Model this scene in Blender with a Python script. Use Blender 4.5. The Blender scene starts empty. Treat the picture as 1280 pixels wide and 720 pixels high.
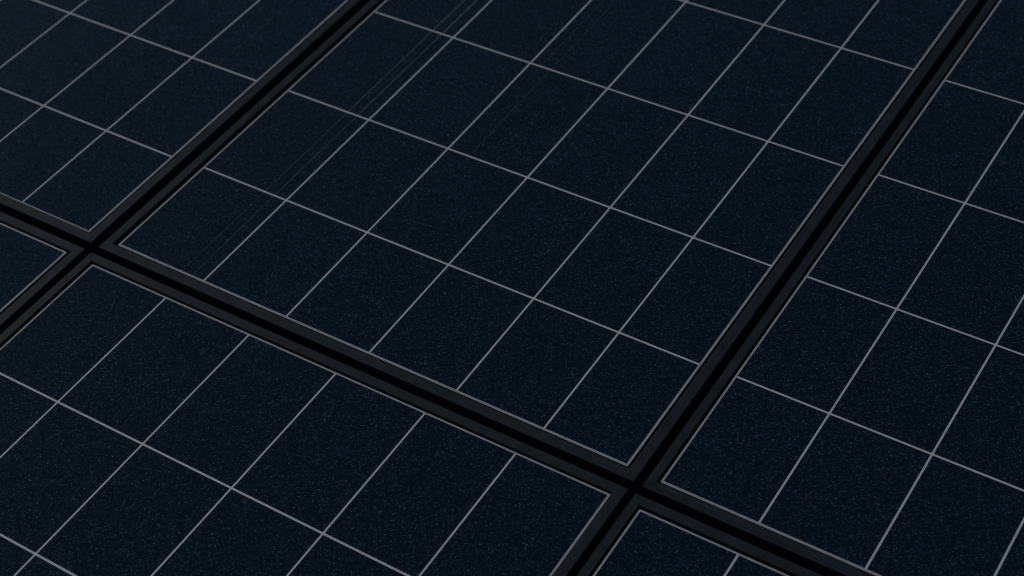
import bpy, math, random
from mathutils import Matrix, Vector

S = bpy.context.scene
COL = S.collection
rnd = random.Random(11)

# ------------------------------------------------------------------ camera
Z0 = 0.118                       # height of the panels' glass plane over the roof
cam = bpy.data.cameras.new("camera")
cam.sensor_width = 36.0
cam.lens = 60.244
cam.clip_start = 0.05
cam.clip_end = 500.0
cam.dof.use_dof = True
cam.dof.focus_distance = 2.45
cam.dof.aperture_fstop = 4.2
cam_o = bpy.data.objects.new("camera", cam)
COL.objects.link(cam_o)
rt = Vector((0.842453805, 0.533952357, -0.071878136))
dn = Vector((0.334376060, -0.622787056, -0.707339333))
fw = Vector((-0.422450277, 0.571866385, -0.703210211))
M = Matrix((rt, -dn, -fw)).transposed().to_4x4()
M.translation = Vector((1.69496909, -1.25990732, 1.83709412 + Z0))
cam_o.matrix_world = M
S.camera = cam_o

# ------------------------------------------------------------------ light
SUN_EL, SUN_AZ = math.radians(36), math.radians(-91)     # azimuth clockwise from +Y
w = bpy.data.worlds.new("World")
S.world = w
w.use_nodes = True
nt = w.node_tree
bg = nt.nodes["Background"]
sky = nt.nodes.new("ShaderNodeTexSky")
sky.sky_type = 'NISHITA'
sky.sun_disc = False
sky.sun_elevation = SUN_EL
sky.sun_rotation = SUN_AZ
sky.air_density = 1.0
sky.dust_density = 0.35
nt.links.new(sky.outputs[0], bg.inputs[0])
bg.inputs[1].default_value = 0.085

sun = bpy.data.lights.new("sun", 'SUN')
sun.energy = 3.2
sun.angle = math.radians(0.53)
sun.color = (1.0, 0.955, 0.9)
sun_o = bpy.data.objects.new("sun", sun)
COL.objects.link(sun_o)
sd = Vector((math.sin(SUN_AZ) * math.cos(SUN_EL), math.cos(SUN_AZ) * math.cos(SUN_EL), math.sin(SUN_EL)))
sun_o.rotation_euler = sd.to_track_quat('Z', 'Y').to_euler()
sun_o.location = sd * 20

vs = S.view_settings
vs.view_transform = 'Standard'
vs.look = 'None'
vs.exposure = -1.75
vs.gamma = 1.0
vs.use_curve_mapping = False
S.cycles.use_denoising = False
S.cycles.pixel_filter_type = 'BLACKMAN_HARRIS'
S.cycles.filter_width = 1.15


# ------------------------------------------------------------------ materials
def mat(name):
    m = bpy.data.materials.new(name)
    m.use_nodes = True
    t = m.node_tree
    return m, t, t.nodes["Principled BSDF"]


def nd(t, kind, **kw):
    n = t.nodes.new(kind)
    for k, v in kw.items():
        setattr(n, k, v)
    return n


def math_n(t, op, a, b=None, c=None, clamp=False):
    n = nd(t, "ShaderNodeMath", operation=op, use_clamp=clamp)
    for i, v in enumerate((a, b, c)):
        if v is None:
            continue
        if isinstance(v, (int, float)):
            n.inputs[i].default_value = v
        else:
            t.links.new(v, n.inputs[i])
    return n.outputs[0]


def mix_c(t, fac, a, b):
    n = nd(t, "ShaderNodeMix", data_type='RGBA')
    for sock, v in ((n.inputs[0], fac), (n.inputs[6], a), (n.inputs[7], b)):
        if isinstance(v, (int, float)):
            sock.default_value = v
        elif isinstance(v, tuple):
            sock.default_value = (*v, 1)
        else:
            t.links.new(v, sock)
    return n.outputs[2]


def ramp(t, fac, lo, hi):
    n = nd(t, "ShaderNodeMapRange")
    n.inputs[1].default_value = lo
    n.inputs[2].default_value = hi
    t.links.new(fac, n.inputs[0])
    return n.outputs[0]


def cell_material():
    """Glass-faced silicon: fine crystal grain, painted glints and hair scratches."""
    m, t, p = mat("silicon_cell_under_glass")
    tc = nd(t, "ShaderNodeTexCoord")
    geo = nd(t, "ShaderNodeNewGeometry")
    oi = nd(t, "ShaderNodeObjectInfo")
    pos = geo.outputs["Position"]
    # crystal grain
    v1 = nd(t, "ShaderNodeTexVoronoi", feature='F1')
    v1.inputs["Scale"].default_value = 360
    t.links.new(pos, v1.inputs["Vector"])
    sep = nd(t, "ShaderNodeSeparateColor")
    t.links.new(v1.outputs["Color"], sep.inputs[0])
    g = math_n(t, 'POWER', sep.outputs[0], 2.2)
    n1 = nd(t, "ShaderNodeTexNoise")
    n1.inputs["Scale"].default_value = 14
    n1.inputs["Detail"].default_value = 3
    t.links.new(pos, n1.inputs["Vector"])
    big = ramp(t, n1.outputs[0], 0.3, 0.7)
    base = mix_c(t, g, (0.0006, 0.0040, 0.0100), (0.0140, 0.0390, 0.0640))
    hue = mix_c(t, big, (0.0030, 0.0108, 0.0225), (0.0028, 0.0122, 0.0232))
    base = mix_c(t, 0.32, base, hue)
    # each cell a slightly different tone
    tone = math_n(t, 'MULTIPLY_ADD', oi.outputs["Random"], 0.10, 0.95)
    hv = nd(t, "ShaderNodeHueSaturation")
    t.links.new(base, hv.inputs["Color"])
    t.links.new(tone, hv.inputs["Value"])
    base = hv.outputs[0]
    # sparkle glints of the glass, painted into the base colour, two sizes
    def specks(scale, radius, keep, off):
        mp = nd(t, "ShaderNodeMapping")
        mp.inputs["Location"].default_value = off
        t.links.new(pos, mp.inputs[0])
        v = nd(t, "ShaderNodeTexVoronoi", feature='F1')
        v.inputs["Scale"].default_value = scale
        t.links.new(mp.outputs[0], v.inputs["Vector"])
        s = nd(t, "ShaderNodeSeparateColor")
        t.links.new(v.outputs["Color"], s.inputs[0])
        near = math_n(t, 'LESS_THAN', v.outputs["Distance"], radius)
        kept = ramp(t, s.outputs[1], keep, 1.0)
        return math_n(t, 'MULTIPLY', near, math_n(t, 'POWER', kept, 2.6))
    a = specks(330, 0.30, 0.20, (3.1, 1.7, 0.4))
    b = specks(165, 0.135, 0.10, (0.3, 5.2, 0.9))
    glint_noise = nd(t, "ShaderNodeTexNoise")  # patchy strength for the painted glints
    glint_noise.inputs["Scale"].default_value = 6
    glint_noise.inputs["Detail"].default_value = 4
    t.links.new(pos, glint_noise.inputs["Vector"])
    dm = ramp(t, glint_noise.outputs[0], 0.25, 0.7)
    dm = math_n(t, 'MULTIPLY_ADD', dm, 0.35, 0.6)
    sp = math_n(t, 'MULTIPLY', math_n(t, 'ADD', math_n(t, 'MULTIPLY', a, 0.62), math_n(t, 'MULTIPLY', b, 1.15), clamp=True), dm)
    # fine hairs lying on the glass
    hm = nd(t, "ShaderNodeTexNoise")
    hm.inputs["Scale"].default_value = 55
    t.links.new(pos, hm.inputs["Vector"])
    hk = nd(t, "ShaderNodeTexNoise")
    hk.inputs["Scale"].default_value = 38
    t.links.new(hm.outputs["Color"], hk.inputs["Vector"])
    mp2 = nd(t, "ShaderNodeMapping")
    mp2.inputs["Location"].default_value = (7.3, 2.9, 1.1)
    t.links.new(pos, mp2.inputs[0])
    hk.inputs["Detail"].default_value = 0
    t.links.new(mp2.outputs[0], hk.inputs["Vector"])
    line = math_n(t, 'LESS_THAN', math_n(t, 'ABSOLUTE', math_n(t, 'SUBTRACT', hm.outputs[0], 0.55)), 0.0035)
    hair = math_n(t, 'MULTIPLY', line, ramp(t, hk.outputs[0], 0.62, 0.72))
    sp = math_n(t, 'ADD', sp, math_n(t, 'MULTIPLY', hair, 0.22), clamp=True)
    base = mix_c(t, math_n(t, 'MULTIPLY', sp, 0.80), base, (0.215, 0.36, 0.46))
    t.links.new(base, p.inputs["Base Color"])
    p.inputs["Roughness"].default_value = 0.55
    p.inputs["Specular IOR Level"].default_value = 0.0
    # pressed texture of the glass face
    nb = nd(t, "ShaderNodeTexNoise")
    nb.inputs["Scale"].default_value = 520
    t.links.new(pos, nb.inputs["Vector"])
    bp = nd(t, "ShaderNodeBump")
    bp.inputs["Strength"].default_value = 0.06
    bp.inputs["Distance"].default_value = 0.0006
    t.links.new(nb.outputs[0], bp.inputs["Height"])
    t.links.new(bp.outputs[0], p.inputs["Coat Normal"])
    p.inputs["Coat Weight"].default_value = 1.0
    p.inputs["Coat IOR"].default_value = 1.50
    p.inputs["Coat Roughness"].default_value = 0.06
    return m


def backsheet_material():
    m, t, p = mat("white_backsheet_under_glass")
    geo = nd(t, "ShaderNodeNewGeometry")
    n = nd(t, "ShaderNodeTexNoise")
    n.inputs["Scale"].default_value = 60
    n.inputs["Detail"].default_value = 5
    t.links.new(geo.outputs["Position"], n.inputs["Vector"])
    t.links.new(mix_c(t, ramp(t, n.outputs[0], 0.3, 0.75), (0.60, 0.63, 0.665), (0.70, 0.73, 0.765)), p.inputs["Base Color"])
    p.inputs["Roughness"].default_value = 0.6
    p.inputs["Coat Weight"].default_value = 1.0
    p.inputs["Coat IOR"].default_value = 1.28
    p.inputs["Coat Roughness"].default_value = 0.22
    return m


def frame_material(along_x):
    """Black anodised aluminium with fine extrusion lines along the bar."""
    m, t, p = mat("black_anodised_bar_" + ("long_x" if along_x else "long_y"))
    geo = nd(t, "ShaderNodeNewGeometry")
    mp = nd(t, "ShaderNodeMapping")
    mp.inputs["Scale"].default_value = (2.5, 480, 480) if along_x else (480, 2.5, 480)
    t.links.new(geo.outputs["Position"], mp.inputs[0])
    n = nd(t, "ShaderNodeTexNoise")
    n.inputs["Scale"].default_value = 1.0
    n.inputs["Detail"].default_value = 3
    t.links.new(mp.outputs[0], n.inputs["Vector"])
    n2 = nd(t, "ShaderNodeTexNoise")
    n2.inputs["Scale"].default_value = 35
    n2.inputs["Detail"].default_value = 6
    t.links.new(geo.outputs["Position"], n2.inputs["Vector"])
    f = math_n(t, 'MULTIPLY_ADD', n.outputs[0], 0.6, math_n(t, 'MULTIPLY', n2.outputs[0], 0.4))
    t.links.new(mix_c(t, ramp(t, f, 0.3, 0.7), (0.006, 0.0128, 0.0175), (0.027, 0.041, 0.050)), p.inputs["Base Color"])
    p.inputs["Roughness"].default_value = 0.5
    p.inputs["Specular IOR Level"].default_value = 0.3
    bp = nd(t, "ShaderNodeBump")
    bp.inputs["Strength"].default_value = 0.3
    bp.inputs["Distance"].default_value = 0.0004
    t.links.new(n.outputs[0], bp.inputs["Height"])
    t.links.new(bp.outputs[0], p.inputs["Normal"])
    return m


def plain(name, c1, c2, scale, rough, spec=0.3, metallic=0.0):
    m, t, p = mat(name)
    geo = nd(t, "ShaderNodeNewGeometry")
    n = nd(t, "ShaderNodeTexNoise")
    n.inputs["Scale"].default_value = scale
    n.inputs["Detail"].default_value = 5
    t.links.new(geo.outputs["Position"], n.inputs["Vector"])
    t.links.new(mix_c(t, ramp(t, n.outputs[0], 0.3, 0.7), c1, c2), p.inputs["Base Color"])
    p.inputs["Roughness"].default_value = rough
    p.inputs["Specular IOR Level"].default_value = spec
    p.inputs["Metallic"].default_value = metallic
    return m


MAT_CELL = cell_material()
MAT_BACK = backsheet_material()
MAT_BAR_X = frame_material(True)
MAT_BAR_Y = frame_material(False)
MAT_SEAL = plain("black_rubber_sealant", (0.003, 0.003, 0.003), (0.006, 0.006, 0.006), 80, 0.8, 0.05)
MAT_BORDER = plain("grey_border_ring_under_glass", (0.36, 0.385, 0.415), (0.48, 0.51, 0.54), 70, 0.6, 0.2)
MAT_RIBBON = plain("tabbing_ribbon_under_glass", (0.085, 0.105, 0.125), (0.15, 0.175, 0.205), 300, 0.5, 0.3)
MAT_ROOF = plain("dark_roof_membrane", (0.008, 0.008, 0.008), (0.016, 0.016, 0.015), 8, 0.9, 0.1)
MAT_RAIL = plain("black_rail_metal", (0.012, 0.012, 0.013), (0.020, 0.020, 0.021), 40, 0.6, 0.2)


# ------------------------------------------------------------------ builders
def link(name, verts, faces, m, parent=None, loc=(0, 0, 0)):
    me = bpy.data.meshes.new(name)
    me.from_pydata(verts, [], faces)
    me.materials.append(m)
    me.validate()
    me.update()
    o = bpy.data.objects.new(name, me)
    COL.objects.link(o)
    o.location = loc
    o.parent = parent
    return o


def box_data(x0, x1, y0, y1, z0, z1):
    v = [(x0, y0, z0), (x1, y0, z0), (x1, y1, z0), (x0, y1, z0), (x0, y0, z1), (x1, y0, z1), (x1, y1, z1), (x0, y1, z1)]
    f = [(0, 3, 2, 1), (4, 5, 6, 7), (0, 1, 5, 4), (1, 2, 6, 5), (2, 3, 7, 6), (3, 0, 4, 7)]
    return v, f


RIM = 0.003       # rim stands this far above the glass
LOW = -0.035      # underside of the frame


def bar_profile(wd):
    """(inset from the outer face, height) round an L-shaped extrusion with a lip over the glass."""
    c, r = 0.0007, RIM
    return [(0.0, LOW), (0.0, r - c), (c, r), (wd - c, r), (wd, r - c), (wd, -0.0016), (0.0025, -0.0016),
            (0.0025, LOW + 0.002), (0.024, LOW + 0.002), (0.024, LOW)]


def frame_bar(parent, side, X0, X1, Y0, Y1, wl, wr, wb, wt):
    j = 0.00032                                          # mitre joint
    if side in ('left', 'right'):
        wd = wl if side == 'left' else wr
        prof = bar_profile(wd)
        n = len(prof)
        v = []
        for d, z in prof:
            x = X0 + d if side == 'left' else X1 - d
            v.append((x, Y0 + d * wb / wd + j, z))
        for d, z in prof:
            x = X0 + d if side == 'left' else X1 - d
            v.append((x, Y1 - d * wt / wd - j, z))
    else:
        wd = wb if side == 'bottom' else wt
        prof = bar_profile(wd)
        n = len(prof)
        v = []
        for d, z in prof:
            y = Y0 + d if side == 'bottom' else Y1 - d
            v.append((X0 + d * wl / wd + j, y, z))
        for d, z in prof:
            y = Y0 + d if side == 'bottom' else Y1 - d
            v.append((X1 - d * wr / wd - j, y, z))
    f = [(i, (i + 1) % n, n + (i + 1) % n, n + i) for i in range(n)]
    f += [tuple(range(n - 1, -1, -1)), tuple(range(n, 2 * n))]
    o = link("frame_bar", v, f, MAT_BAR_X if side in ('bottom', 'top') else MAT_BAR_Y, parent)
    import bmesh
    bm = bmesh.new()
    bm.from_mesh(o.data)
    bmesh.ops.recalc_face_normals(bm, faces=bm.faces)
    bm.to_mesh(o.data)
    bm.free()
    return o


GAP = 0.0034        # white gap between cells
GROUP = "solar panels of the array"


def solar_panel(label, X0, X1, Y0, Y1, cols, rows, widths, ribbons=()):
    """cols / rows: positions of the white lines, the first and last being the white border."""
    wl, wr, wb, wt = widths
    ox, oy = (X0 + X1) / 2, (Y0 + Y1) / 2
    root = bpy.data.objects.new("solar_panel", None)
    root.empty_display_size = 0.2
    COL.objects.link(root)
    root.location = (ox, oy, Z0)
    root["label"] = label
    root["category"] = "solar panel"
    root["group"] = GROUP
    X0, X1, Y0, Y1 = X0 - ox, X1 - ox, Y0 - oy, Y1 - oy
    cols = [c - ox for c in cols]
    rows = [r - oy for r in rows]
    for s in ('left', 'right', 'bottom', 'top'):
        frame_bar(root, s, X0, X1, Y0, Y1, wl, wr, wb, wt)
    # white backsheet with the glass face bonded over it
    bx0, bx1, by0, by1 = cols[0] - 0.0017, cols[-1] + 0.0022, rows[0] - 0.0021, rows[-1] + 0.0014
    v, f = box_data(bx0, bx1, by0, by1, -0.0045, 0.0)
    link("backsheet", v, f, MAT_BACK, root)
    # grey ring added to tone down the border of the backsheet, outside the cells
    ix0, ix1, iy0, iy1 = cols[0] + 0.0014, cols[-1] - 0.0014, rows[0] + 0.0014, rows[-1] - 0.0014
    tz = 0.00015
    v = [(bx0, by0, tz), (bx1, by0, tz), (bx1, by1, tz), (bx0, by1, tz), (ix0, iy0, tz), (ix1, iy0, tz), (ix1, iy1, tz), (ix0, iy1, tz)]
    v += [(x, y, -0.0001) for x, y, _ in v]
    f = []
    for i in range(4):
        k = (i + 1) % 4
        f += [(i, k, 4 + k, 4 + i), (i, 8 + i, 8 + k, k), (4 + i, 4 + k, 12 + k, 12 + i)]
    link("border_ring", v, f, MAT_BORDER, root)
    # recessed black sealant between glass edge and frame
    e = 0.003
    ax0, ax1, ay0, ay1 = X0 + e, X1 - e, Y0 + e, Y1 - e
    z1, z0 = -0.0018, -0.0045
    out = [(ax0, ay0), (ax1, ay0), (ax1, ay1), (ax0, ay1)]
    inn = [(bx0 - .0001, by0 - .0001), (bx1 + .0001, by0 - .0001), (bx1 + .0001, by1 + .0001), (bx0 - .0001, by1 + .0001)]
    v = [(x, y, z) for z in (z1, z0) for x, y in out + inn]
    f = []
    for i in range(4):
        k = (i + 1) % 4
        f += [(i, k, 4 + k, 4 + i), (8 + k, 8 + i, 12 + i, 12 + k), (i, 8 + i, 8 + k, k), (4 + i, 4 + k, 12 + k, 12 + i)]
    link("sealant", v, f, MAT_SEAL, root)
    # cells
    h = GAP / 2
    for r in range(len(rows) - 1):
        for c in range(len(cols) - 1):
            x0, x1, y0, y1 = cols[c] + h, cols[c + 1] - h, rows[r] + h, rows[r + 1] - h
            cx, cy = (x0 + x1) / 2, (y0 + y1) / 2
            q = 0.0006
            dx, dy = (x1 - x0) / 2, (y1 - y0) / 2
            t = 0.0003
            oct_ = [(-dx + q, -dy), (dx - q, -dy), (dx, -dy + q), (dx, dy - q), (dx - q, dy), (-dx + q, dy), (-dx, dy - q), (-dx, -dy + q)]
            v = [(x, y, -0.0002) for x, y in oct_] + [(x, y, t) for x, y in oct_]
            f = [tuple(range(8, 16))] + [(i, (i + 1) % 8, 8 + (i + 1) % 8, 8 + i) for i in range(8)]
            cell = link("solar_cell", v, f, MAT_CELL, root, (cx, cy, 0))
            for (rc, rx, rows_w) in ribbons:
                if rc == c and rows_w.get(r):
                    hw = rows_w[r] / 2
                    lx = rx - ox - cx
                    v, f = box_data(lx - hw, lx + hw, -dy + 0.0004, dy - 0.0004, t - 0.00005, t + 0.00015)
                    link("busbar", v, f, MAT_RIBBON, cell)
    return root


# ------------------------------------------------------------------ roof under the array
v, f = box_data(-60, 60, -60, 60, -0.3, 0.0)
o = link("roof", v, f, MAT_ROOF)
o["kind"] = "structure"

# ------------------------------------------------------------------ panels

B_ROWS = [0.0181, 0.2304, 0.4617, 0.7220, 1.0045, 1.2900, 1.5750]
solar_panel("large black framed solar panel in the middle with faint pale lines along its leftmost cells",
            -0.0433, 0.9390, -0.0042, 1.5970,
            [-0.0186, 0.1566, 0.3202, 0.4766, 0.6324, 0.7808, 0.9154], B_ROWS, (0.0158, 0.0169, 0.0165, 0.0165),
            ribbons=[(0, 0.1118, {0: .0004, 1: .0007, 2: .0012, 3: .0020, 4: .0022, 5: .0022}),
                     (0, 0.1325, {0: .0006, 1: .0009, 2: .0014, 3: .0022, 4: .0024, 5: .0024}),
                     (2, 0.3625, {2: .0004, 3: .0004, 4: .0004, 5: .0004}),
                     (2, 0.3420, {3: .0004, 4: .0004, 5: .0004})])
solar_panel("solar panel at the upper left with its lower right corner at the small frame crossing",
            -1.0430, -0.0612, -0.0022, 1.5900,
            [-1.0150, -0.8420, -0.6880, -0.5350, -0.3836, -0.2350, -0.0855],
            [0.0175, 0.2263, 0.4575, 0.7350, 1.0100, 1.2900, 1.5680], (0.0158, 0.0169, 0.0178, 0.0165),
            ribbons=[(5, -0.1780, {2: .0004, 3: .0004})])
solar_panel("solar panel along the right edge, right of the steep gap beside the middle panel",
            0.9525, 1.9300, -0.0056, 1.5970,
            [0.9714, 1.1164, 1.2679, 1.4135, 1.5700, 1.7300, 1.9040],
            [0.0163, 0.2348, 0.4662, 0.7285, 1.0007, 1.2900, 1.5750], (0.0138, 0.0169, 0.0165, 0.0165))
solar_panel("solar panel at the lower left, in front of the middle panel across the long gap",
            -0.0455, 0.9395, -1.6100, -0.0187,
            [-0.0249, 0.1282, 0.2938, 0.4575, 0.6168, 0.7703, 0.9198],
            [-1.5880, -1.2900, -1.0100, -0.7500, -0.5031, -0.2828, -0.0385], (0.0150, 0.0169, 0.0165, 0.0155))
solar_panel("solar panel at the left edge of which only one blank corner cell shows",
            -1.0450, -0.0590, -1.6100, -0.0175,
            [-1.0150, -0.8420, -0.6880, -0.5350, -0.3836, -0.2380, -0.0850],
            [-1.5880, -1.2900, -1.0100, -0.7500, -0.5100, -0.2950, -0.0375], (0.0150, 0.0169, 0.0165, 0.0155))
solar_panel("solar panel at the bottom edge showing only the tips of two cells",
            0.9508, 1.9300, -1.6100, -0.0203,
            [0.9694, 1.1161, 1.2679, 1.4135, 1.5700, 1.7300, 1.9040],
            [-1.5880, -1.2900, -1.0100, -0.7500, -0.5100, -0.2900, -0.0411], (0.0138, 0.0169, 0.0165, 0.0155))

# ------------------------------------------------------------------ rails that carry the frames
for y in (0.36, 1.24, -0.37, -1.25):
    v, f = box_data(-1.10, 1.98, -0.02, 0.02, 0.0, Z0 + LOW)
    o = link("mounting_rail", v, f, MAT_RAIL, None, (0, y, 0.0))
    o["kind"] = "structure"
